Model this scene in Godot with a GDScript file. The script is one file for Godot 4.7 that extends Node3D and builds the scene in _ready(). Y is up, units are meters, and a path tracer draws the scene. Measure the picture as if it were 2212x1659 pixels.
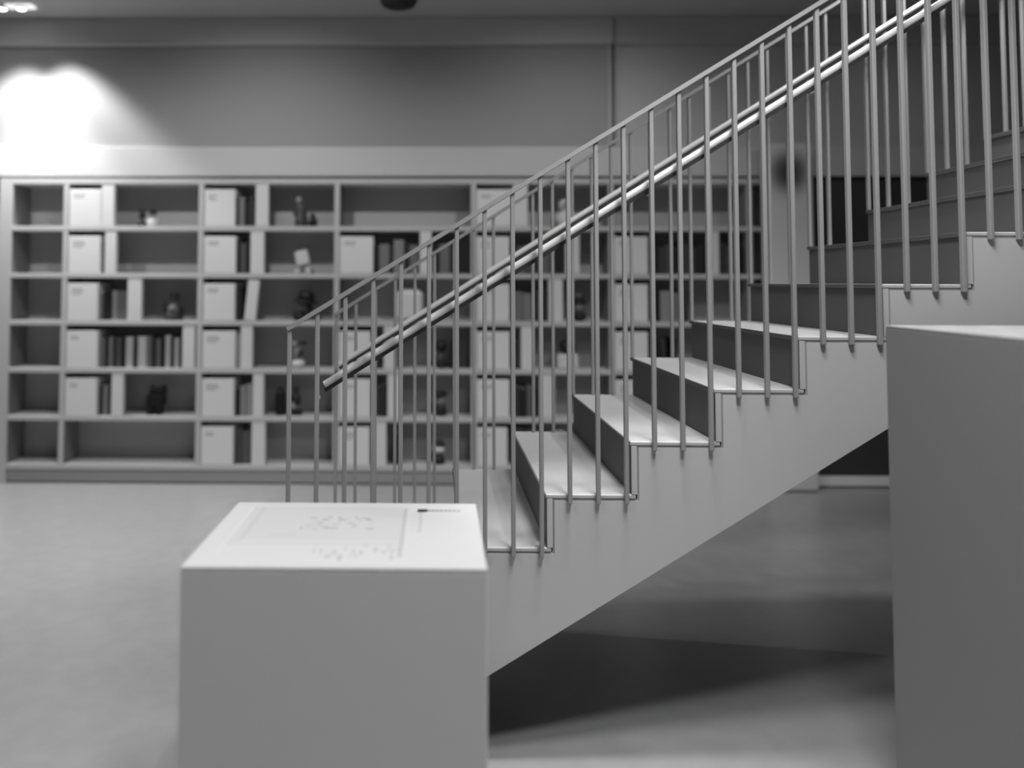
extends Node3D
# A library room seen level across the floor: a wall of shelves, a staircase with slim railings,
# two exhibition plinths in front. Metres, y up; stairs and shelves run along x, the camera looks towards -z.

const RISE := 0.17          # stair riser
const GOING := 0.2728       # stair going
const STAIR_X := 0.3536     # face of the fifth riser
const NEAR_Z := -2.645      # near side of the stairs
const FAR_Z := -3.7517      # far side of the stairs
const STEPS := 17
const CASE_Z := -6.176      # front plane of the bookcase
const CASE_BACK := -6.46
const SHELF_T := 0.036
const ROW_H := 0.3641
const CEIL := 3.60
const ROWS := ["top", "second", "third", "fourth", "fifth", "bottom"]
const BAYS := ["narrow first", "second", "third", "fourth", "fifth", "sixth"]

# unseen ceiling downlights, several added only to fit the tones: [position, direction, half angle, energy, radius, blend, where]
const LAMPS := [
	[Vector3(1.7, CEIL, -3.1), Vector3(0, -1, 0), 62, 1.200, 0.08, 0.5, "added above the middle of the staircase"],
	[Vector3(2.2, CEIL, -3.45), Vector3(0, -1, 0), 62, 2.400, 0.08, 0.5, "added above the far edge of the staircase"],
	[Vector3(0.8, CEIL, -1.15), Vector3(0, -1, 0), 68, 5.400, 0.3, 0.5, "added in front of the stairs, between the plinths"],
	[Vector3(0.8, CEIL, -1.75), Vector3(0, -1, 0), 68, 4.800, 0.3, 0.5, "added close in front of the staircase"],
	[Vector3(0.62, CEIL, -2.42), Vector3(0, -1, 0), 16, 5.000, 0.2, 0.9, "added just above the near handrail of the stairs"],
	[Vector3(-1.4, CEIL, -1), Vector3(0, -1, 0), 60, 2.200, 0.2, 0.5, "added in front and left of the low plinth"],
	[Vector3(-2.4, CEIL, -2.2), Vector3(0, -1, 0), 50, 4.800, 0.2, 0.5, "added over the open floor at left"],
	[Vector3(-2.8, CEIL, -4), Vector3(0.1, -1, 0), 36, 0.800, 0.14, 0.5, "over the floor before the left end of the bookcase"],
	[Vector3(-3.4, CEIL, -4.41), Vector3(0, -0.85, -0.53), 60, 2.000, 0.03, 1, "facing the narrow end bay of the bookcase"],
	[Vector3(-1.3, CEIL, -4.41), Vector3(0, -0.85, -0.53), 60, 2.500, 0.03, 1, "facing the second bay of the bookcase"],
	[Vector3(1, CEIL, -4.41), Vector3(0, -0.85, -0.53), 60, 1.700, 0.03, 1, "facing the fifth bay of the bookcase"],
	[Vector3(3.2, CEIL, -4.41), Vector3(0, -0.85, -0.53), 60, 0.350, 0.03, 1, "facing the dark cupboard"],
]

var mats := {}
var meshes := {}
var names := {}

func _ready() -> void:
	camera_and_light()
	room()
	lamps()
	bookcase()
	shelf_contents()
	ornaments()
	panel_and_cupboard()
	staircase()
	plinths()

# ------------------------------------------------------------------ camera, sky, exposure
func camera_and_light() -> void:
	var cam := Camera3D.new()
	cam.name = "camera"
	var f := 1740.43                       # focal length in pixels of a 2212 x 1659 frame
	var near := 0.05
	cam.projection = Camera3D.PROJECTION_FRUSTUM
	cam.transform = Transform3D(Basis(Vector3(0.999855, 0.001967, -0.016905), Vector3(-0.001154, 0.998847, 0.047987), Vector3(0.01698, -0.04796, 0.998705)), Vector3(0, 1.53, 0))
	var at := CameraAttributesPhysical.new()
	at.frustum_focal_length = 50.0
	at.frustum_focus_distance = 2.9
	at.frustum_near = near
	at.frustum_far = 60.0
	at.exposure_aperture = 1.45
	cam.attributes = at
	cam.near = near
	cam.far = 60.0
	cam.size = near * 1659.0 / f
	cam.frustum_offset = Vector2((1106.0 - 913.22) / f * near, -(829.5 - 528.15) / f * near)
	add_child(cam)
	cam.current = true
	var we := WorldEnvironment.new()
	we.name = "world_environment"
	var env := Environment.new()
	env.background_mode = Environment.BG_COLOR
	env.background_color = Color(0.02, 0.02, 0.02)
	env.tonemap_mode = Environment.TONE_MAPPER_LINEAR
	env.tonemap_exposure = 1.05
	env.sdfgi_enabled = true
	env.ssao_enabled = true
	env.ssil_enabled = true
	we.environment = env
	add_child(we)
	# unseen downlights, several of them added for their light: [position, direction, half angle, energy, radius]
	var row := 0
	for d in LAMPS:
		downlight(d[0], d[1], d[2], d[3], d[4], d[5], d[6])

func downlight(at: Vector3, dir: Vector3, half: float, energy: float, radius: float, blend: float, over: String) -> void:
	var lamp := thing("unseen_downlight", "unseen round ceiling downlight " + over, "light", at, "recessed downlights in the ceiling")
	var ring := lathe([[0.0, 0.0], [0.085, 0.0], [0.085, -0.012], [0.07, -0.014], [0.066, -0.004], [0.0, -0.004]], 24)
	add(lamp, "trim_ring", ring, mat(200, 0.5))
	var disc := MeshInstance3D.new()
	disc.name = "glowing_disc"
	disc.mesh = lathe([[0.0, -0.006], [0.064, -0.006], [0.064, -0.004], [0.0, -0.004]], 24)
	disc.material_override = glow(1.5)
	lamp.add_child(disc, true)
	var s := SpotLight3D.new()
	s.name = "light"
	s.light_energy = energy
	s.light_size = radius
	s.spot_angle = half
	s.spot_angle_attenuation = blend
	s.spot_range = 14.0
	s.spot_attenuation = 2.0
	s.shadow_enabled = true
	lamp.add_child(s)
	s.position = Vector3(0, -0.03, 0)
	s.basis = Basis.looking_at(dir.normalized(), Vector3(0, 0, 1))

# ------------------------------------------------------------------ helpers
func lin(g: float) -> float:
	return Color(g / 255.0, 0, 0).srgb_to_linear().r

func mat(g: float, rough := 0.7, spec := 0.5, relief := 0.0) -> StandardMaterial3D:
	var key := "%.1f/%.2f/%.2f/%.2f" % [g, rough, spec, relief]
	if not mats.has(key):
		var m := StandardMaterial3D.new()
		m.albedo_color = Color(g / 255.0, g / 255.0, g / 255.0)
		m.roughness = rough
		m.metallic_specular = spec
		if relief > 0.0:
			var n := FastNoiseLite.new()
			n.seed = 5
			n.frequency = 0.02
			n.fractal_octaves = 3
			var t := NoiseTexture2D.new()
			t.width = 512
			t.height = 512
			t.seamless = true
			t.noise = n
			var ramp := Gradient.new()
			ramp.offsets = PackedFloat32Array([0.2, 0.8])
			ramp.colors = PackedColorArray([Color(1.0 - relief, 1.0 - relief, 1.0 - relief), Color(1, 1, 1)])
			t.color_ramp = ramp
			m.albedo_texture = t
			m.uv1_triplanar = true
			m.uv1_world_triplanar = true
			m.uv1_scale = Vector3(0.7, 0.7, 0.7)
		mats[key] = m
	return mats[key]

func glow(e: float) -> StandardMaterial3D:
	var key := "glow%.2f" % e
	if not mats.has(key):
		var m := StandardMaterial3D.new()
		m.albedo_color = Color(0.9, 0.9, 0.9)
		m.emission_enabled = true
		m.emission = Color(1, 1, 1)
		m.emission_energy_multiplier = e
		mats[key] = m
	return mats[key]

func numbered(called: String) -> String:
	var k: int = names.get(called, 0)
	names[called] = k + 1
	return called if k == 0 else "%s_%03d" % [called, k]

func thing(called: String, label: String, category: String, at := Vector3.ZERO, group := "") -> Node3D:
	var o := Node3D.new()
	o.name = numbered(called)
	add_child(o)
	o.position = at
	o.set_meta("label", label)
	o.set_meta("category", category)
	if group:
		o.set_meta("group", group)
	return o

func add(parent: Node, called: String, mesh: Mesh, m: Material, at := Vector3.ZERO, turn := Vector3.ZERO) -> MeshInstance3D:
	var o := MeshInstance3D.new()
	o.name = called
	o.mesh = mesh
	o.material_override = m
	parent.add_child(o, true)
	o.position = at
	o.rotation = turn
	return o

func tag(o: Node, label: String, category: String, group := "") -> void:
	o.name = numbered(o.name)
	o.set_meta("label", label)
	o.set_meta("category", category)
	if group:
		o.set_meta("group", group)

func struct(called: String, mesh: Mesh, m: Material, at := Vector3.ZERO) -> MeshInstance3D:
	var o := add(self, called, mesh, m, at)
	o.set_meta("kind", "structure")
	return o

func facet(st: SurfaceTool, pts: Array, outward: Vector3) -> void:
	# one flat polygon, wound clockwise as seen from outside
	var n: Vector3 = (pts[1] - pts[0]).cross(pts[2] - pts[0])
	if n.length() < 1e-12 and pts.size() > 3:
		n = (pts[2] - pts[0]).cross(pts[3] - pts[0])
	n = n.normalized()
	var flip := n.dot(outward) > 0.0
	if not flip:
		n = -n
	for k in range(1, pts.size() - 1):
		var tri := [pts[0], pts[k + 1], pts[k]] if flip else [pts[0], pts[k], pts[k + 1]]
		for p in tri:
			st.set_normal(n)
			st.add_vertex(p)

func block(size: Vector3, bevel := 0.002) -> ArrayMesh:
	# box with chamfered edges, its origin at the middle of its base
	var key := "b%.4f/%.4f/%.4f/%.4f" % [size.x, size.y, size.z, bevel]
	if meshes.has(key):
		return meshes[key]
	var h := size * 0.5
	var b: float = minf(bevel, minf(h.x, minf(h.y, h.z)) * 0.45)
	var st := SurfaceTool.new()
	st.begin(Mesh.PRIMITIVE_TRIANGLES)
	var mid := Vector3(0, h.y, 0)
	var corner := func(s: Vector3, axis: int) -> Vector3:
		var p := Vector3(s.x * (h.x - b), s.y * (h.y - b), s.z * (h.z - b))
		p[axis] = s[axis] * h[axis]
		return p + mid
	for a in 3:
		var u := (a + 1) % 3
		var v := (a + 2) % 3
		for sa in [-1.0, 1.0]:
			var pts := []
			for q in [[-1.0, -1.0], [1.0, -1.0], [1.0, 1.0], [-1.0, 1.0]]:
				var s := Vector3.ZERO
				s[a] = sa
				s[u] = q[0]
				s[v] = q[1]
				pts.append(corner.call(s, a))
			var out := Vector3.ZERO
			out[a] = sa
			facet(st, pts, out)
			for su in [-1.0, 1.0]:          # chamfer between faces a and u
				var s0 := Vector3.ZERO
				s0[a] = sa
				s0[u] = su
				var s1 := s0
				s0[v] = -1.0
				s1[v] = 1.0
				facet(st, [corner.call(s0, a), corner.call(s1, a), corner.call(s1, u), corner.call(s0, u)], Vector3(s0.x + s1.x, s0.y + s1.y, s0.z + s1.z))
	for sx in [-1.0, 1.0]:
		for sy in [-1.0, 1.0]:
			for sz in [-1.0, 1.0]:
				var s := Vector3(sx, sy, sz)
				facet(st, [corner.call(s, 0), corner.call(s, 1), corner.call(s, 2)], s)
	meshes[key] = st.commit()
	return meshes[key]

func span(parent: Node, called: String, lo: Vector3, hi: Vector3, m: Material, bevel := 0.002) -> MeshInstance3D:
	var o := add(parent, called, block((hi - lo).abs(), bevel), m, Vector3((lo.x + hi.x) * 0.5, minf(lo.y, hi.y), (lo.z + hi.z) * 0.5))
	return o

func prism(outline: PackedVector2Array, z0: float, z1: float) -> ArrayMesh:
	# an outline in x and y, extruded from z0 to z1
	var st := SurfaceTool.new()
	st.begin(Mesh.PRIMITIVE_TRIANGLES)
	var tris := Geometry2D.triangulate_polygon(outline)
	for z in [z0, z1]:
		for k in range(0, tris.size(), 3):
			var pts := []
			for j in 3:
				var p := outline[tris[k + j]]
				pts.append(Vector3(p.x, p.y, z))
			facet(st, pts, Vector3(0, 0, 1 if z == maxf(z0, z1) else -1))
	var ccw := not Geometry2D.is_polygon_clockwise(outline)
	for k in outline.size():
		var a := outline[k]
		var b := outline[(k + 1) % outline.size()]
		var d := b - a
		var out := Vector3(d.y, -d.x, 0) if ccw else Vector3(-d.y, d.x, 0)
		facet(st, [Vector3(a.x, a.y, z0), Vector3(b.x, b.y, z0), Vector3(b.x, b.y, z1), Vector3(a.x, a.y, z1)], out)
	return st.commit()

func lathe(profile: Array, sides := 20, squash := 1.0) -> ArrayMesh:
	# profile of [radius, height] pairs turned about y
	var key := "l%s/%d/%.2f" % [str(profile), sides, squash]
	if meshes.has(key):
		return meshes[key]
	var st := SurfaceTool.new()
	st.begin(Mesh.PRIMITIVE_TRIANGLES)
	for i in profile.size() - 1:
		st.set_smooth_group(-1 if i < 0 else 1)
		var r0: float = profile[i][0]
		var y0: float = profile[i][1]
		var r1: float = profile[i + 1][0]
		var y1: float = profile[i + 1][1]
		for k in sides:
			var a0 := TAU * k / sides
			var a1 := TAU * (k + 1) / sides
			var p := func(r: float, y: float, a: float) -> Vector3: return Vector3(cos(a) * r, y, sin(a) * r * squash)
			var quad := [p.call(r0, y0, a0), p.call(r0, y0, a1), p.call(r1, y1, a1), p.call(r1, y1, a0)]
			for tri in [[0, 1, 2], [0, 2, 3]]:
				if (quad[tri[1]] - quad[tri[0]]).cross(quad[tri[2]] - quad[tri[0]]).length() > 1e-10:
					for j in tri:
						st.add_vertex(quad[j])
	st.index()
	st.generate_normals()
	meshes[key] = st.commit()
	return meshes[key]

func ball(rx: float, ry: float, rz := -1.0) -> ArrayMesh:
	var prof := []
	for k in 13:
		var a := PI * k / 12.0
		prof.append([sin(a) * rx, ry * (1.0 - cos(a))])
	prof.reverse()
	return lathe(prof, 20, 1.0 if rz < 0.0 else rz / rx)

func bar(a: Vector3, b: Vector3, w: float, h: float) -> ArrayMesh:
	# a flat bar from a to b in a plane of constant z: w across z, h upright
	var d := (b - a).normalized()
	var up := Vector3(-d.y, d.x, 0) * h * 0.5
	var side := Vector3(0, 0, w * 0.5)
	var st := SurfaceTool.new()
	st.begin(Mesh.PRIMITIVE_TRIANGLES)
	var ring := [up + side, up - side, -up - side, -up + side]
	for k in 4:
		var p: Vector3 = ring[k]
		var q: Vector3 = ring[(k + 1) % 4]
		facet(st, [a + p, b + p, b + q, a + q], p + q)
	facet(st, [a + ring[0], a + ring[1], a + ring[2], a + ring[3]], -d)
	facet(st, [b + ring[0], b + ring[1], b + ring[2], b + ring[3]], d)
	return st.commit()

func tube(path: Array, r: float, sides := 14) -> ArrayMesh:
	var st := SurfaceTool.new()
	st.begin(Mesh.PRIMITIVE_TRIANGLES)
	st.set_smooth_group(1)
	var rings := []
	for i in path.size():
		var d: Vector3 = (path[mini(i + 1, path.size() - 1)] - path[maxi(i - 1, 0)]).normalized()
		var u := d.cross(Vector3(0, 0, 1))
		if u.length() < 0.1:
			u = d.cross(Vector3(0, 1, 0))
		u = u.normalized()
		var v := d.cross(u).normalized()
		var ring := []
		for k in sides:
			var a := TAU * k / sides
			ring.append(path[i] + u * cos(a) * r + v * sin(a) * r)
		rings.append(ring)
	for i in rings.size() - 1:
		for k in sides:
			var k2 := (k + 1) % sides
			var mid: Vector3 = (path[i] + path[i + 1]) * 0.5
			var quad := [rings[i][k], rings[i][k2], rings[i + 1][k2], rings[i + 1][k]]
			var out: Vector3 = (quad[0] + quad[1] + quad[2] + quad[3]) * 0.25 - mid
			var n: Vector3 = (quad[1] - quad[0]).cross(quad[2] - quad[0])
			var order := [0, 2, 1, 0, 3, 2] if n.dot(out) > 0.0 else [0, 1, 2, 0, 2, 3]
			for j in order:
				st.add_vertex(quad[j])
	st.index()
	st.generate_normals()
	for e in [0, rings.size() - 1]:
		var d: Vector3 = path[1] - path[0] if e == 0 else path[e - 1] - path[e]
		st.set_smooth_group(-1)
		var cap: Array = rings[e]
		facet(st, cap, -d)
	return st.commit()

# ------------------------------------------------------------------ the room
func room() -> void:
	var t := 0.15
	var fl := mat(172, 0.32, 0.45, 0.03)
	var white := mat(205, 0.85)
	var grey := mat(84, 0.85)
	var x0 := -4.4
	var x1 := 5.6
	var z0 := -6.47
	var z1 := 3.2
	struct("floor", block(Vector3(x1 - x0 + 2.0 * t, t, z1 - z0 + 2.0 * t), 0.001), fl, Vector3((x0 + x1) * 0.5, -t, (z0 + z1) * 0.5))
	struct("ceiling", block(Vector3(x1 - x0 + 2.0 * t, t, z1 - z0 + 2.0 * t), 0.001), mat(178, 0.9), Vector3((x0 + x1) * 0.5, CEIL, (z0 + z1) * 0.5))
	struct("wall_back", block(Vector3(x1 - x0, CEIL, t), 0.001), white, Vector3((x0 + x1) * 0.5, 0, z0 - t * 0.5))
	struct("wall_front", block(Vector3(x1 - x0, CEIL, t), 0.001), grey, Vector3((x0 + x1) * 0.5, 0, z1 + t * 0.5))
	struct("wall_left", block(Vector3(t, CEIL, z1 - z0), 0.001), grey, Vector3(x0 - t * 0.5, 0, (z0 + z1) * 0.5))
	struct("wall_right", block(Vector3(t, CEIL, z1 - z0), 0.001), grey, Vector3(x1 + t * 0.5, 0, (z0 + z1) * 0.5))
	# above the shelves: a pale fascia, two wall panels meeting at a split joint, a beam under the ceiling
	var fascia := struct("trim_1", block(Vector3(x1 - x0, 0.228, 0.275), 0.003), mat(202, 0.8), Vector3((x0 + x1) * 0.5, 2.357, -6.4675 + 0.1375))
	fascia.set_meta("label", "pale fascia board above the bookcase")
	var pan := mat(162, 0.85)
	struct("trim_5", block(Vector3(1.365 - x0, 0.795, 0.245), 0.002), pan, Vector3((x0 + 1.365) * 0.5, 2.588, -6.3475))
	struct("trim_6", block(Vector3(x1 - 1.387, 0.795, 0.245), 0.002), mat(196, 0.85), Vector3((1.387 + x1) * 0.5, 2.588, -6.3475))
	for x in [1.339, 1.413]:
		struct("trim_2" if x < 1.4 else "trim_7", block(Vector3(0.022, 0.795, 0.03), 0.003), mat(190, 0.7), Vector3(x, 2.588, -6.207))
	struct("trim_3", block(Vector3(1.369 - x0, 0.209, 0.295), 0.003), mat(196, 0.85), Vector3((x0 + 1.369) * 0.5, 3.388, -6.3225))
	struct("trim_4", block(Vector3(x1 - 1.381, 0.209, 0.295), 0.003), mat(190, 0.85), Vector3((1.381 + x1) * 0.5, 3.388, -6.3225))

func lamps() -> void:
	# the lit twin-head spot on the ceiling close to the wall, at the left edge of the view
	var lamp := thing("ceiling_spotlight", "glaring flush twin ceiling spotlight above the left end of the bookcase", "light", Vector3(-3.11, CEIL, -5.88))
	add(lamp, "diffuser_plate", block(Vector3(0.20, 0.016, 0.09), 0.005), glow(0.75), Vector3(0.0, -0.018, 0))
	for k in 2:
		var x: float = [0.005, -0.14][k]
		add(lamp, "lamp_head", lathe([[0.034, 0.0], [0.040, 0.0], [0.040, -0.03], [0.034, -0.03], [0.034, 0.0]], 24), mat(225, 0.4), Vector3(x, -0.002, 0))
		add(lamp, "bulb", ball(0.030, 0.012), glow(9.0), Vector3(x, -0.036, 0))
		var s := SpotLight3D.new()
		s.name = "light"
		s.light_energy = 3.3
		s.light_size = 0.09
		s.spot_angle = 44.0
		s.spot_angle_attenuation = 0.45
		s.spot_range = 12.0
		s.spot_attenuation = 2.0
		s.shadow_enabled = true
		lamp.add_child(s, true)
		s.position = Vector3([0.15, -0.06][k], -0.05, 0.0)
		s.basis = Basis.looking_at(Vector3([0.10, -0.10][k], -1, -0.03).normalized(), Vector3(0, 0, 1))
	var off := thing("ceiling_lamp", "dark unlit ceiling lamp cut by the top edge of the view", "light", Vector3(-0.277, CEIL, -5.77))
	add(off, "lamp_body", lathe([[0.0, 0.0], [0.13, 0.0], [0.135, -0.02], [0.12, -0.05], [0.0, -0.055]], 28), mat(40, 0.5))
	add(off, "collar", lathe([[0.09, -0.05], [0.09, -0.062], [0.075, -0.064], [0.0, -0.06]], 24), mat(26, 0.4))

# ------------------------------------------------------------------ the bookcase
func row_floor(r: int) -> float:
	return 1.9482 - ROW_H * r + SHELF_T * 0.5

func divider_x(k: int) -> float:
	return -2.89 + 1.0520 * k

func bookcase() -> void:
	var o := thing("bookcase", "long pale built-in bookcase of six shelf rows filling the back wall", "bookcase", Vector3(0, 0, 0))
	var m := mat(196, 0.6)
	var inner := mat(174, 0.75)
	var dark := mat(128, 0.75)  # shade on the side faces put into the colour
	var left := -3.29
	var right := 2.62
	span(o, "side_panel", Vector3(left - 0.10, 0.0, CASE_BACK), Vector3(left, 2.335, CASE_Z + 0.004), m)
	span(o, "side_shade", Vector3(left, row_floor(5), CASE_BACK + 0.012), Vector3(left + 0.003, row_floor(0) + ROW_H - SHELF_T, CASE_Z - 0.012), dark, 0.0005)  # thin dark sheet added for the shade inside the end panel
	span(o, "side_panel", Vector3(right, 0.0, CASE_BACK), Vector3(right + 0.04, 2.335, CASE_Z), m)
	span(o, "plinth", Vector3(left, 0.012, CASE_BACK), Vector3(right, 0.104, CASE_Z - 0.012), mat(160, 0.7))
	span(o, "bottom_board", Vector3(left, 0.106, CASE_BACK + 0.012), Vector3(right, row_floor(5), CASE_Z), m)
	span(o, "top_board", Vector3(left, row_floor(0) + ROW_H - SHELF_T, CASE_BACK + 0.012), Vector3(right, 2.335, CASE_Z), m)
	span(o, "back_panel", Vector3(left, 0.106, CASE_BACK), Vector3(right, 2.335, CASE_BACK + 0.012), inner)
	for r in 5:
		span(o, "shelf", Vector3(left, row_floor(r) - SHELF_T, CASE_BACK + 0.012), Vector3(right, row_floor(r), CASE_Z), m)
	for r in 6:
		for k in 6:
			var lo := Vector3(divider_x(k), row_floor(r), CASE_BACK + 0.012)
			var hi := Vector3(divider_x(k) + 0.04, row_floor(r) + ROW_H - SHELF_T, CASE_Z - 0.006)
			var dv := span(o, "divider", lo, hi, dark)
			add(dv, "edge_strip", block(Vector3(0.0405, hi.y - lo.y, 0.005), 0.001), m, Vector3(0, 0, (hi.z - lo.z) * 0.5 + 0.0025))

func sign_print(seed_at: int) -> StandardMaterial3D:
	# pale sheet with two or three short faint lines of unreadable small type in its upper left
	var key := "sign%d" % seed_at
	if mats.has(key):
		return mats[key]
	var rng := RandomNumberGenerator.new()
	rng.seed = 40 + seed_at
	var im := Image.create(128, 144, false, Image.FORMAT_RGB8)
	im.fill(Color(0.90, 0.90, 0.90))
	var y := 18
	for line in 2 + seed_at % 2:
		var x := 16
		while x < 16 + rng.randi_range(26, 50):
			var w := rng.randi_range(3, 8)
			im.fill_rect(Rect2i(x, y, w, 5), Color(0.48, 0.48, 0.48))
			x += w + 2
		y += 10
	var m := StandardMaterial3D.new()
	m.albedo_texture = ImageTexture.create_from_image(im)
	m.roughness = 0.6
	mats[key] = m
	return m

func sheet(w: float, h: float) -> ArrayMesh:
	# a thin upright sheet facing +z with its print upright, origin at the middle of its base
	var key := "s%.3f/%.3f" % [w, h]
	if meshes.has(key):
		return meshes[key]
	var st := SurfaceTool.new()
	st.begin(Mesh.PRIMITIVE_TRIANGLES)
	var q := [[-0.5, 0.0], [-0.5, 1.0], [0.5, 1.0], [0.5, 0.0]]
	for j in [0, 1, 2, 0, 2, 3]:
		st.set_normal(Vector3(0, 0, 1))
		st.set_uv(Vector2(q[j][0] + 0.5, 1.0 - q[j][1]))
		st.add_vertex(Vector3(q[j][0] * w, q[j][1] * h, 0.001))
	meshes[key] = st.commit()
	return meshes[key]

func shelf_contents() -> void:
	# per row and bay: S header board, E closing end block, B book (x / width / tone / height), L leaning end block
	var table := [
		[0, 1, "S-2.859/0.260 E-2.595/0.097"],
		[0, 2, "S-1.806/0.251 B-1.551/0.014/28/.70 B-1.533/0.043/92/.70 B-1.486/0.029/14/.6 B-1.454/0.039/34/.72 E-1.397/0.100"],
		[0, 4, "S0.310/0.270 E0.587/0.114"],
		[1, 1, "S-2.850/0.252 B-2.595/0.022/40/.74 E-2.562/0.086"],
		[1, 2, "S-1.804/0.258 B-1.543/0.025/26/.8 B-1.514/0.039/62/.72 B-1.471/0.029/16/.8 E-1.432/0.104"],
		[1, 3, "S-0.735/0.249 B-0.479/0.036/18/.66 B-0.440/0.075/92/.70 B-0.362/0.028/34/.66 B-0.330/0.078/104/.80 B-0.248/0.036/26/.74 B-0.209/0.071/84/.68 E-0.127/0.089 B-0.024/0.046/20/.72 B0.026/0.075/84/.70 B0.104/0.039/36/.78"],
		[1, 4, "S0.309/0.251 B0.579/0.039/24/.64 B0.621/0.060/70/.66 B0.685/0.046/60/.7 B0.734/0.046/28/.66 B0.784/0.074/80/.70 B0.861/0.046/72/.66 B0.911/0.057/16/.74 E0.989/0.106"],
		[1, 5, "S1.362/0.254 B1.658/0.042/18/.7 B1.704/0.049/44/.64 B1.757/0.053/56/.7 B1.813/0.063/20/.66 B1.880/0.053/50/.72 B1.936/0.049/60/.62 B1.989/0.063/22/.7 E2.073/0.084 B2.167/0.053/40/.72 B2.224/0.060/62/.66 B2.287/0.060/14/.74"],
		[2, 1, "S-2.853/0.244 B-2.601/0.018/88/.62 B-2.580/0.061/14/.62 B-2.515/0.043/104/.70 B-2.468/0.075/72/.70 E-2.379/0.108"],
		[2, 2, "S-1.806/0.257 B-1.542/0.032/30/.78 L-1.488/0.100"],
		[2, 4, "S0.309/0.251 B0.584/0.078/88/.7 B0.666/0.063/96/.66 B0.733/0.046/16/.7 B0.782/0.025/86/.74 B0.810/0.035/30/.68 E0.859/0.106"],
		[2, 5, "S1.359/0.253 B1.661/0.049/10/.74 B1.714/0.074/108/.72 B1.791/0.077/90/.68 B1.871/0.056/34/.74"],
		[3, 1, "S-2.855/0.251 B-2.593/0.029/84/.70 B-2.561/0.025/32/.71 B-2.533/0.029/96/.72 B-2.500/0.032/34/.70 B-2.465/0.029/60/.71 B-2.432/0.032/22/.69 B-2.397/0.054/140/.72 B-2.339/0.029/38/.70 B-2.307/0.064/150/.73 B-2.239/0.036/84/.74 B-2.200/0.036/30/.70 B-2.161/0.029/82/.68 B-2.129/0.036/16/.72 B-2.089/0.036/134/.76 B-2.050/0.025/30/.70 B-2.022/0.036/126/.70 B-1.982/0.021/40/.69 E-1.947/0.093"],
		[3, 2, "S-1.808/0.267 B-1.537/0.028/130/.8 E-1.498/0.089"],
		[3, 3, "S-0.730/0.227 B-0.475/0.050/30/.72 E-0.401/0.095 B0.111/0.042/8/.66"],
		[3, 4, "S0.309/0.250 B0.590/0.046/34/.70 E0.647/0.095"],
		[3, 5, "S1.356/0.252 B1.657/0.049/14/.72 B1.713/0.038/40/.68 B1.800/0.042/30/.74"],
		[4, 1, "S-2.854/0.250 B-2.596/0.029/38/.70 B-2.564/0.032/98/.71 B-2.529/0.025/52/.70 E-2.489/0.089"],
		[4, 2, "S-1.806/0.259 B-1.539/0.032/8/.62 B-1.504/0.043/108/.7 B-1.458/0.043/120/.74 E-1.401/0.082"],
		[4, 3, "S-0.728/0.226 B-0.474/0.042/36/.68 B-0.428/0.042/28/.72 E-0.371/0.095"],
		[4, 4, "S0.308/0.249 B0.596/0.042/36/.70 B0.642/0.046/18/.66 B0.691/0.039/74/.72 B0.733/0.042/14/.66 E0.789/0.112"],
		[4, 5, "S1.352/0.251"],
		[5, 2, "S-1.807/0.259 B-1.541/0.053/52/.8 B-1.485/0.067/64/.74 E-1.407/0.103"],
		[5, 3, "S-0.726/0.218 E-0.461/0.081 B-0.331/0.049/26/.74"],
		[5, 4, "S0.308/0.231 B0.588/0.094/34/.80 B0.686/0.094/50/.78"],
	]
	var sign_mat := mat(226, 0.6)
	var end_mat := mat(222, 0.65)
	var k := 0
	for entry in table:
		var r: int = entry[0]
		var b: int = entry[1]
		var y := row_floor(r) + 0.0005
		var free := ROW_H - SHELF_T
		var where := "in %s shelf row, %s bay from left" % [ROWS[r], BAYS[b]]
		var items: PackedStringArray = entry[2].split(" ")
		var n_books := 0
		var n_ends := 0
		for it in items:
			if it[0] == "B":
				n_books += 1
		var book := 0
		for it in items:
			var v := it.substr(1).split("/")
			var x := v[0].to_float()
			var w := v[1].to_float()
			if it[0] == "S":
				var left := divider_x(b - 1) + 0.043
				w = x + w - left
				var o := thing("header_board", "white header board with faint print " + where, "sign", Vector3(left + w * 0.5, y, CASE_Z - 0.13), "white header boards")
				add(o, "box", block(Vector3(w, 0.286, 0.25), 0.003), sign_mat)
				add(o, "toned_sheet", sheet(w - 0.012, 0.274), sign_print(k % 5), Vector3(0, 0.006, 0.125))
				k += 1
			elif it[0] == "E" or it[0] == "L":
				n_ends += 1
				var tilt := 0.0
				var e := add(self, "end_block", block(Vector3(w if it[0] == "E" else 0.085, free - 0.004 if it[0] == "E" else 0.310, 0.05), 0.003), end_mat, Vector3(x + w * 0.5, y, CASE_Z - 0.028))
				var word := "plain white end block closing the row "
				if it[0] == "L":
					e.rotation.z = -0.10
					e.position = Vector3(x + 0.055, y + 0.0045, CASE_Z - 0.028)
					word = "white end block leaning to the right "
				elif items.size() <= 2:
					word = "white end block beside the header board "
				tag(e, word + where, "bookend", "white end blocks")
			else:
				book += 1
				var tone := v[2].to_float()
				var h := v[3].to_float() * free
				var look := "black" if tone < 20 else "dark grey" if tone < 56 else "grey" if tone < 100 else "pale"
				var a := lin(tone) / lin(172.0) * 0.75
				var shade := Color(a, a, a).linear_to_srgb().r * 255.0
				var bo := thing("book", "%s book, %s of %s upright %s" % [look, ordinal(book), count_word(n_books), where], "book", Vector3(x + w * 0.5, y, CASE_Z - 0.135), "books standing in the bookcase")
				var t := minf(0.003, w * 0.14)
				var d := 0.17 + 0.012 * (book % 3)
				var cover := mat(roundf(shade), 0.6)
				var up := h
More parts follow.
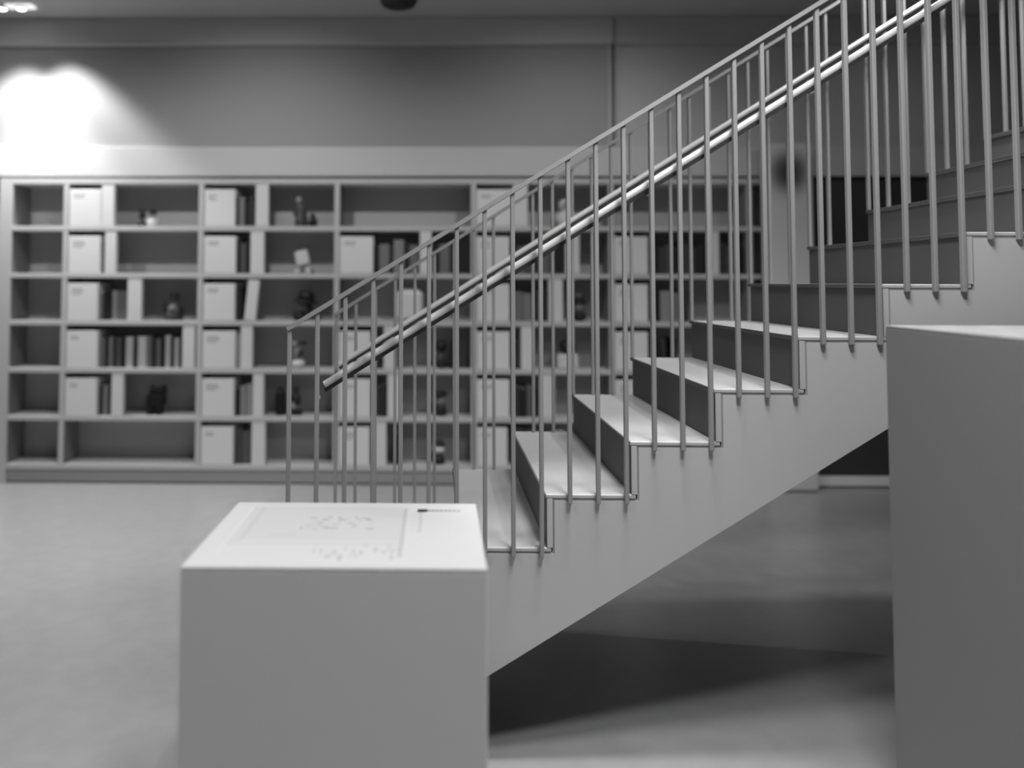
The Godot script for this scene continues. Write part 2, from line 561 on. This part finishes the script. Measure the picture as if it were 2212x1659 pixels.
				add(bo, "cover", block(Vector3(t, up, d), 0.001), cover, Vector3(-w * 0.5 + t * 0.5, 0, 0))
				add(bo, "cover", block(Vector3(t, up, d), 0.001), cover, Vector3(w * 0.5 - t * 0.5, 0, 0))
				add(bo, "spine", block(Vector3(w - 0.0002, up, t), 0.001), cover, Vector3(0, 0, d * 0.5 + t * 0.5))
				add(bo, "pages", block(Vector3(w - 2.0 * t, up - 0.006, d - 0.006), 0.0005), mat(190, 0.9), Vector3(0, 0.003, 0))

func ordinal(n: int) -> String:
	return ["zeroth", "first", "second", "third", "fourth", "fifth", "sixth", "seventh", "eighth", "ninth", "tenth", "eleventh", "twelfth", "thirteenth", "fourteenth", "fifteenth", "sixteenth", "seventeenth", "eighteenth", "nineteenth"][n]

func count_word(n: int) -> String:
	return ["none", "one", "two", "three", "four", "five", "six", "seven", "eight", "nine", "ten", "eleven", "twelve", "thirteen", "fourteen", "fifteen", "sixteen", "seventeen", "eighteen", "nineteen"][n]

# small sculptures between the books; pieces: [name, mesh, grey, x, y, z, turn about z]
func ornament(called: String, label: String, x: float, row: int, pieces: Array, z := -6.27) -> Node3D:
	var o := thing(called, label, "ornament", Vector3(x, row_floor(row) + 0.0005, z), "small sculptures on the shelves")
	for p in pieces:
		add(o, p[0], p[1], mat(p[2], 0.55), Vector3(p[3], p[4], p[5]), Vector3(0, 0, p[6] if p.size() > 6 else 0.0))
	return o

func ornaments() -> void:
	# top row
	ornament("figurine", "tiny dark figurine left of the pale one on the top shelf row", -2.312, 0, [
		["body", lathe([[0.0, 0.0], [0.034, 0.0], [0.030, 0.035], [0.016, 0.065], [0.0, 0.07]], 16), 52, 0, 0, 0],
		["head", ball(0.028, 0.028), 34, 0.004, 0.064, 0], ["ear", ball(0.009, 0.016), 30, -0.014, 0.11, 0], ["ear", ball(0.009, 0.016), 30, 0.02, 0.11, 0]])
	ornament("figurine", "tiny pale figurine with a dark cap on the top shelf row", -2.228, 0, [
		["body", lathe([[0.0, 0.0], [0.030, 0.0], [0.042, 0.025], [0.038, 0.055], [0.014, 0.075], [0.0, 0.076]], 18), 205, 0, 0, 0],
		["head", ball(0.024, 0.024), 150, 0.0, 0.07, 0], ["cap", lathe([[0.0, 0.0], [0.032, 0.0], [0.03, 0.012], [0.012, 0.03], [0.0, 0.032]], 16), 30, 0.004, 0.105, 0], ["arm", ball(0.010, 0.022), 190, -0.04, 0.03, 0.01], ["arm", ball(0.010, 0.022), 190, 0.04, 0.03, 0.01]])
	ornament("statuette", "slim grey statuette with a pale head on the top shelf row", -1.066, 0, [
		["base", lathe([[0.0, 0.0], [0.05, 0.0], [0.05, 0.012], [0.044, 0.016], [0.0, 0.016]], 20), 70, 0.0, 0, 0],
		["robe", lathe([[0.0, 0.014], [0.044, 0.014], [0.040, 0.06], [0.026, 0.13], [0.034, 0.165], [0.012, 0.185], [0.0, 0.186]], 20), 84, 0.0, 0, 0],
		["arm", ball(0.012, 0.045), 60, -0.036, 0.08, 0.01, 0.2], ["arm", ball(0.012, 0.045), 60, 0.036, 0.08, 0.01, -0.2],
		["head", ball(0.024, 0.030), 150, -0.012, 0.18, 0.0]])
	ornament("figurine", "small black squat figurine beside the slim statuette, top shelf row", -0.962, 0, [
		["body", ball(0.034, 0.040), 22, 0, 0, 0], ["head", ball(0.020, 0.022), 26, -0.006, 0.066, 0], ["foot", ball(0.012, 0.008), 20, -0.018, 0, 0.025], ["foot", ball(0.012, 0.008), 20, 0.018, 0, 0.025]])
	ornament("doll", "white round-headed doll behind the railing on the top shelf row", 1.008, 0, [
		["body", lathe([[0.0, 0.0], [0.062, 0.0], [0.072, 0.04], [0.064, 0.09], [0.034, 0.13], [0.0, 0.134]], 22), 216, 0, 0, 0],
		["head", ball(0.052, 0.050), 214, -0.006, 0.12, 0.0], ["arm", ball(0.016, 0.042), 210, -0.072, 0.04, 0.01, -0.3], ["arm", ball(0.016, 0.042), 210, 0.072, 0.04, 0.01, 0.3], ["face", ball(0.028, 0.026, 0.012), 150, -0.006, 0.145, 0.048]])
	# second row
	ornament("sculpture", "white sculpture of a tilted slab on two short feet, second shelf row", -1.038, 1, [
		["slab", block(Vector3(0.105, 0.115, 0.06), 0.012), 214, 0.004, 0.066, 0, 0.22],
		["neck", block(Vector3(0.05, 0.05, 0.04), 0.008), 120, 0.0, 0.025, 0], ["foot", block(Vector3(0.044, 0.032, 0.05), 0.008), 205, -0.048, 0, 0], ["foot", block(Vector3(0.044, 0.046, 0.05), 0.008), 205, 0.038, 0, 0]])
	# third row
	ornament("statuette", "dim grey statuette with folded arms on the third shelf row", -2.047, 2, [
		["legs", lathe([[0.0, 0.0], [0.07, 0.0], [0.076, 0.03], [0.058, 0.07], [0.0, 0.074]], 22), 56, 0, 0, 0], ["belly", ball(0.048, 0.045), 100, 0.006, 0.04, 0.03],
		["chest", lathe([[0.0, 0.06], [0.056, 0.06], [0.066, 0.11], [0.04, 0.15], [0.0, 0.155]], 20), 62, 0, 0, 0], ["head", ball(0.036, 0.038), 66, 0.004, 0.145, 0], ["hair", lathe([[0.0, 0.0], [0.038, 0.0], [0.034, 0.02], [0.0, 0.034]], 18), 30, 0.006, 0.19, 0],
		["arm", ball(0.018, 0.05), 44, -0.072, 0.055, 0.01, -0.25], ["arm", ball(0.018, 0.05), 44, 0.074, 0.055, 0.01, 0.25]])
	ornament("bust", "dark bust in a broad black hat on the third shelf row", -1.03, 2, [
		["plinth", lathe([[0.0, 0.0], [0.05, 0.0], [0.054, 0.04], [0.036, 0.07], [0.0, 0.072]], 20), 22, -0.03, 0, 0], ["face", ball(0.048, 0.050), 104, -0.012, 0.065, 0.0],
		["hat_brim", lathe([[0.0, 0.0], [0.094, 0.0], [0.097, 0.010], [0.06, 0.02], [0.0, 0.022]], 26), 20, 0.012, 0.142, 0, -0.15], ["hat_crown", lathe([[0.0, 0.0], [0.062, 0.0], [0.066, 0.035], [0.05, 0.07], [0.0, 0.078]], 22), 22, 0.012, 0.155, 0, -0.15], ["collar", ball(0.03, 0.05), 34, 0.05, 0.06, 0.0, 0.3]])
	ornament("vase", "square white vase with rounded shoulders on the third shelf row", -0.207, 2, [
		["body", block(Vector3(0.205, 0.225, 0.14), 0.022), 222, 0, 0.006, 0], ["foot", block(Vector3(0.15, 0.008, 0.10), 0.002), 190, 0, 0, 0], ["rim", block(Vector3(0.14, 0.012, 0.08), 0.004), 214, 0, 0.231, 0]])
	ornament("statuette", "dark two-part statuette behind the railing on the third shelf row", 1.105, 2, [
		["base", ball(0.052, 0.036), 18, 0.006, 0, 0], ["body", ball(0.046, 0.046), 110, 0, 0.055, 0.004], ["shoulders", ball(0.055, 0.026), 26, 0, 0.118, 0], ["head", ball(0.040, 0.036), 78, -0.004, 0.155, 0]])
	# fourth row
	ornament("figurine", "white-based figurine holding a dark dish on the fourth shelf row", -1.072, 3, [
		["base", ball(0.056, 0.034), 228, 0, 0, 0.01], ["body", lathe([[0.0, 0.05], [0.04, 0.05], [0.032, 0.10], [0.026, 0.15], [0.0, 0.16]], 18), 128, -0.01, 0, 0], ["dish", ball(0.032, 0.014), 26, 0.036, 0.178, 0], ["sash", ball(0.018, 0.034, 0.01), 40, 0.002, 0.085, 0.034, -0.7], ["head", ball(0.024, 0.026), 150, -0.03, 0.155, 0]])
	ornament("statuette", "black-headed statuette on a dark foot, fourth shelf row behind the railing", 0.035, 3, [
		["foot", ball(0.046, 0.026), 20, 0.004, 0, 0], ["body", lathe([[0.0, 0.03], [0.028, 0.03], [0.034, 0.08], [0.022, 0.12], [0.0, 0.122]], 18), 66, 0, 0, 0], ["head", ball(0.044, 0.050), 16, 0.004, 0.118, 0]])
	ornament("bust", "black round head on a white block, fourth shelf row near the stairs", 1.01, 3, [
		["block", block(Vector3(0.16, 0.112, 0.10), 0.012), 214, 0, 0, 0], ["neck", lathe([[0.0, 0.0], [0.026, 0.0], [0.03, 0.03], [0.0, 0.03]], 16), 24, 0, 0.108, 0], ["head", ball(0.062, 0.052), 18, 0, 0.118, 0]])
	# fifth row
	ornament("figurine", "square black robot-like figurine on the fifth shelf row", -2.172, 4, [
		["leg", block(Vector3(0.05, 0.07, 0.06), 0.005), 14, -0.038, 0, 0], ["leg", block(Vector3(0.05, 0.07, 0.06), 0.005), 14, 0.024, 0, 0], ["torso", block(Vector3(0.135, 0.09, 0.08), 0.010), 10, 0.0, 0.068, 0], ["head", block(Vector3(0.12, 0.055, 0.08), 0.012), 10, 0.012, 0.156, 0], ["ear", ball(0.014, 0.016), 10, 0.058, 0.196, 0], ["ear", ball(0.014, 0.016), 10, -0.036, 0.196, 0]])
	ornament("bottle", "tall black round-topped bottle left of the railing post, fifth shelf row", -1.205, 4, [
		["body", lathe([[0.0, 0.0], [0.036, 0.0], [0.038, 0.02], [0.038, 0.15], [0.030, 0.19], [0.0, 0.215]], 22), 10, 0, 0, 0], ["stopper", ball(0.010, 0.008), 16, 0, 0.205, 0]])
	ornament("figurine", "dark figurine with pale knees behind the railing post, fifth shelf row", -1.085, 4, [
		["base", ball(0.044, 0.022), 22, 0.006, 0, 0], ["knees", ball(0.030, 0.034), 150, -0.02, 0.038, 0.01], ["torso", lathe([[0.0, 0.08], [0.034, 0.08], [0.038, 0.13], [0.02, 0.17], [0.0, 0.175]], 18), 34, 0.0, 0, 0], ["head", ball(0.026, 0.026), 36, 0.0, 0.168, 0]])
	ornament("statuette", "black-capped statuette with a pale chest, fifth shelf row behind the railing", 0.032, 4, [
		["base", ball(0.05, 0.028), 18, 0.004, 0, 0], ["chest", ball(0.044, 0.042), 128, 0.004, 0.075, 0], ["waist", ball(0.046, 0.026), 52, 0, 0.04, 0], ["cap", lathe([[0.0, 0.0], [0.058, 0.0], [0.06, 0.014], [0.04, 0.03], [0.0, 0.034]], 20), 16, -0.002, 0.155, 0, 0.12]])
	# bottom row
	ornament("sculpture", "pale ball held on a dark stand, bottom shelf row", 0.018, 5, [
		["stand", lathe([[0.0, 0.0], [0.046, 0.0], [0.05, 0.03], [0.026, 0.075], [0.0, 0.08]], 20), 26, 0, 0, 0], ["ball", ball(0.050, 0.033), 226, 0, 0.078, 0], ["lid", lathe([[0.0, 0.0], [0.05, 0.0], [0.03, 0.03], [0.0, 0.04]], 18), 34, 0.004, 0.14, 0]])
	ornament("vase", "white rounded vase just above the lowest visible step, bottom shelf row", 0.94, 5, [
		["body", lathe([[0.0, 0.0], [0.04, 0.0], [0.062, 0.06], [0.066, 0.12], [0.052, 0.20], [0.046, 0.262], [0.040, 0.262], [0.046, 0.2], [0.0, 0.19]], 24), 216, 0, 0, 0], ["foot", lathe([[0.0, 0.0], [0.046, 0.0], [0.046, 0.008], [0.0, 0.008]], 20), 180, 0, 0, 0]])

# ------------------------------------------------------------------ the pale panel and the dark cupboard beyond the stairs
func panel_and_cupboard() -> void:
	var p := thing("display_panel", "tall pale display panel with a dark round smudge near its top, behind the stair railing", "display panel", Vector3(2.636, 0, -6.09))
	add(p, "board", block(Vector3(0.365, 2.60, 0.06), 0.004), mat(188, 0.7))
	add(p, "foot", block(Vector3(0.33, 0.012, 0.10), 0.002), mat(120, 0.6), Vector3(0, 0, 0.0))
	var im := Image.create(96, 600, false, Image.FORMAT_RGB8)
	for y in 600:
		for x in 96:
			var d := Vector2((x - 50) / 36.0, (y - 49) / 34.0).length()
			var g := 0.88 - 0.62 * exp(-pow(d, 2.6))  # soft dark round blob near the top, fading into the pale sheet
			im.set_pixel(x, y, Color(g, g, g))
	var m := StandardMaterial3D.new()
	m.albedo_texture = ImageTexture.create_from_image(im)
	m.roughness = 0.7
	add(p, "toned_sheet", sheet(0.355, 2.56), m, Vector3(0, 0.02, 0.030))
	var c := thing("cupboard", "tall dark flat-fronted cupboard right of the pale panel, seen past the stairs", "cupboard", Vector3(4.06, 0, -6.32))
	add(c, "plinth", block(Vector3(2.44, 0.068, 0.27), 0.002), mat(245, 0.6), Vector3(0, 0.014, 0.0))
	add(c, "shadow_strip", block(Vector3(2.44, 0.014, 0.22), 0.001), mat(14, 0.8), Vector3(0, 0, 0.0))  # near-black strip stands in for the shadow gap at the floor
	add(c, "body", block(Vector3(2.44, 2.25, 0.22), 0.002), mat(64, 0.6), Vector3(0, 0.083, -0.02))
	for k in 4:
		add(c, "door", block(Vector3(0.604, 2.22, 0.02), 0.002), mat(64, 0.55), Vector3(-0.915 + 0.61 * k, 0.095, 0.101))

# ------------------------------------------------------------------ the staircase
func step_x(k: int) -> float:
	return STAIR_X + (k - 5) * GOING     # face of riser k

func staircase() -> void:
	var o := thing("staircase", "straight pale staircase with closed dark risers and slim bar railings climbing to the right", "staircase")
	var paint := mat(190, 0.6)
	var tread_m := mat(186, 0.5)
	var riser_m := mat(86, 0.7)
	var t := 0.014
	for k in range(1, STEPS + 1):
		var x := step_x(k)
		var tr := span(o, "tread", Vector3(x + 0.0002, RISE * k - t, FAR_Z), Vector3(x + GOING + 0.0185, RISE * k, NEAR_Z), tread_m, 0.003)
		add(tr, "shade_nosing", block(Vector3(0.006, t, FAR_Z * -1.0 + NEAR_Z - 0.002), 0.001), riser_m, Vector3(-(GOING + 0.0183) * 0.5 - 0.0031, 0, 0))  # dark strip over the tread edge, its shade put into the colour
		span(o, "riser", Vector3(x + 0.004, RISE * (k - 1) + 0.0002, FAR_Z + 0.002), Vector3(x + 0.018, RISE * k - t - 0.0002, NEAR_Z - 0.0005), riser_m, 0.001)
		span(o, "riser_edge", Vector3(x + 0.004, RISE * (k - 1) + 0.0004, NEAR_Z - 0.0004), Vector3(x + 0.022, RISE * k - t - 0.0004, NEAR_Z + 0.0008), paint, 0.0003)
	# solid underside, and a side plate on either face set off from the steps by a thin dark groove
	var slope := 0.6140
	var under := func(x: float) -> float: return 0.2766 + (x - 0.1708) * slope
	var end_x := step_x(STEPS + 1)
	var foot_x := 0.1708 - 0.2766 / slope
	for part in [[0.0222, 0.0145, NEAR_Z - 0.006, FAR_Z + 0.006, "stair_body"], [0.0222, 0.0145, NEAR_Z - 0.0038, NEAR_Z - 0.0058, "reveal"], [0.028, 0.0205, NEAR_Z - 0.0005, NEAR_Z - 0.0037, "side_plate"], [0.028, 0.0205, FAR_Z + 0.001, FAR_Z + 0.0058, "side_plate"]]:
		var pts := PackedVector2Array()
		pts.append(Vector2(foot_x, 0.0))
		pts.append(Vector2(step_x(1) + part[0], 0.0))
		for k in range(1, STEPS + 1):
			pts.append(Vector2(step_x(k) + part[0], RISE * k - part[1]))
			pts.append(Vector2((step_x(k + 1) + part[0]) if k < STEPS else end_x, RISE * k - part[1]))
		pts.append(Vector2(end_x, under.call(end_x)))
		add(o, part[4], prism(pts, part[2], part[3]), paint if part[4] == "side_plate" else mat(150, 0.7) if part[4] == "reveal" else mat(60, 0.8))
	# railings: flat bars every third of a going
	var bars := mat(146, 0.6)
	var near_rail := func(x: float) -> float: return 1.3845 + 0.6150 * (x + 0.4776)
	var far_rail := func(x: float) -> float: return 1.955 + 0.6230 * (x - 0.4473)
	for side in 2:
		var z: float = NEAR_Z + 0.0105 if side == 0 else FAR_Z + 0.016
		var start := -0.479 if side == 0 else -0.463
		var top: Callable = near_rail if side == 0 else far_rail
		var i := 0
		while start + GOING / 3.0 * i < end_x - 0.02:
			var x := start + GOING / 3.0 * i
			var k := clampi(int(floor((x - STAIR_X) / GOING)) + 5, 1, STEPS)
			var foot := RISE * k - 0.026 if side == 0 else RISE * k + 0.0005
			var head: float = top.call(x)
			if head < CEIL - 0.01:
				add(o, "baluster", block(Vector3(0.0135, head - foot, 0.019), 0.002), bars, Vector3(x, foot, z))
			i += 1
		var last: float = minf(start + GOING / 3.0 * (i - 1), (CEIL - 0.03 - top.call(start)) / 0.615 + start)
		add(o, "top_rail", bar(Vector3(start - 0.006, top.call(start - 0.006), z), Vector3(last, top.call(last), z), 0.034, 0.014), bars)
		# round handrail on the inner face of the bars
		var hz: float = NEAR_Z - 0.045 if side == 0 else FAR_Z + 0.075
		var hand := func(x: float) -> float: return 2.018 + 0.6205 * (x - 0.96) + (0.0 if side == 0 else 0.012)
		var path := []
		for q in 9:
			var x := lerpf(-0.37 if side == 0 else -0.44, last - 0.1, q / 8.0)
			path.append(Vector3(x, hand.call(x), hz))
		var rail := add(o, "handrail", tube(path, 0.0125), mat(206, 0.4))
		var drop := Vector3(0, 0.0185, 0)
		add(rail, "shade_bar", bar(path[0] - drop, path[8] - drop, 0.014, 0.013), mat(34, 0.6))  # dark bar added for the shaded underside of the handrail
		var j := 1
		while start + GOING / 3.0 * j < last - 0.2:
			var x := start + GOING / 3.0 * j
			add(rail, "bracket", tube([Vector3(x, hand.call(x) - 0.022, hz), Vector3(x, hand.call(x) - 0.034, hz), Vector3(x, hand.call(x) - 0.034, z - (0.008 if side == 0 else -0.008))], 0.004, 8), bars)
			j += 6

# ------------------------------------------------------------------ the two plinths
func plan_print() -> StandardMaterial3D:
	# the sheet on the low plinth: a faint framed plan with unreadable marks
	var w := 512
	var h := 400
	var im := Image.create(w, h, false, Image.FORMAT_RGB8)
	im.fill(Color(0.86, 0.86, 0.86))
	var rng := RandomNumberGenerator.new()
	rng.seed = 11
	var dab := func(x: float, y: float, dx: float, dy: float, g: float) -> void:
		im.fill_rect(Rect2i(int(x), int(y), maxi(1, int(dx)), maxi(1, int(dy))), Color(g, g, g))
	dab.call(40, 36, 330, 250, 0.835)
	dab.call(58, 40, 10, 220, 0.80)
	dab.call(36, 40, 6, 300, 0.88)
	dab.call(80, 36, 290, 7, 0.82)
	dab.call(362, 40, 6, 310, 0.76)
	dab.call(60, 262, 300, 4, 0.90)
	for k in 46:
		dab.call(rng.randf_range(160, 300), rng.randf_range(96, 190), rng.randf_range(4, 16), rng.randf_range(4, 14), rng.randf_range(0.66, 0.84))
	for k in 34:
		dab.call(rng.randf_range(205, 362), rng.randf_range(278, 345), rng.randf_range(3, 7), rng.randf_range(8, 26), rng.randf_range(0.70, 0.86))
	for k in 6:
		dab.call(110 + 9 * k, 222, 6, 5, 0.74)
	for k in 9:
		dab.call(376, 64 + 16 * k, 14, 8, 0.84)
		dab.call(394, 64 + 16 * k, 7, 11, 0.76)
	dab.call(390, 44, 20, 22, 0.12)
	for k in 8:
		dab.call(410 + 9 * k, 48, 7, 12, 0.46 + 0.03 * k)
	var m := StandardMaterial3D.new()
	m.albedo_texture = ImageTexture.create_from_image(im)
	m.roughness = 0.35
	return m

func flat_sheet(w: float, d: float) -> ArrayMesh:
	var st := SurfaceTool.new()
	st.begin(Mesh.PRIMITIVE_TRIANGLES)
	var q := [[-0.5, -0.5], [0.5, -0.5], [0.5, 0.5], [-0.5, 0.5]]
	for j in [0, 1, 2, 0, 2, 3]:
		st.set_normal(Vector3(0, 1, 0))
		st.set_uv(Vector2(q[j][0] + 0.5, q[j][1] + 0.5))
		st.add_vertex(Vector3(q[j][0] * w, 0, q[j][1] * d))
	return st.commit()

func plinths() -> void:
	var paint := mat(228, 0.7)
	var lo := thing("plinth", "low grey exhibition plinth with a white printed top in the foreground", "plinth", Vector3(-0.2275, 0, -2.0775))
	add(lo, "body", block(Vector3(0.682, 0.893, 0.529), 0.003), paint)
	add(lo, "top_board", block(Vector3(0.682, 0.0065, 0.529), 0.002), mat(218, 0.35), Vector3(0, 0.8932, 0))
	add(lo, "toned_sheet", flat_sheet(0.672, 0.519), plan_print(), Vector3(0, 0.9002, 0))
	var hi := thing("plinth", "tall grey exhibition plinth with a bare white top at the right edge", "plinth", Vector3(1.72, 0, -1.94))
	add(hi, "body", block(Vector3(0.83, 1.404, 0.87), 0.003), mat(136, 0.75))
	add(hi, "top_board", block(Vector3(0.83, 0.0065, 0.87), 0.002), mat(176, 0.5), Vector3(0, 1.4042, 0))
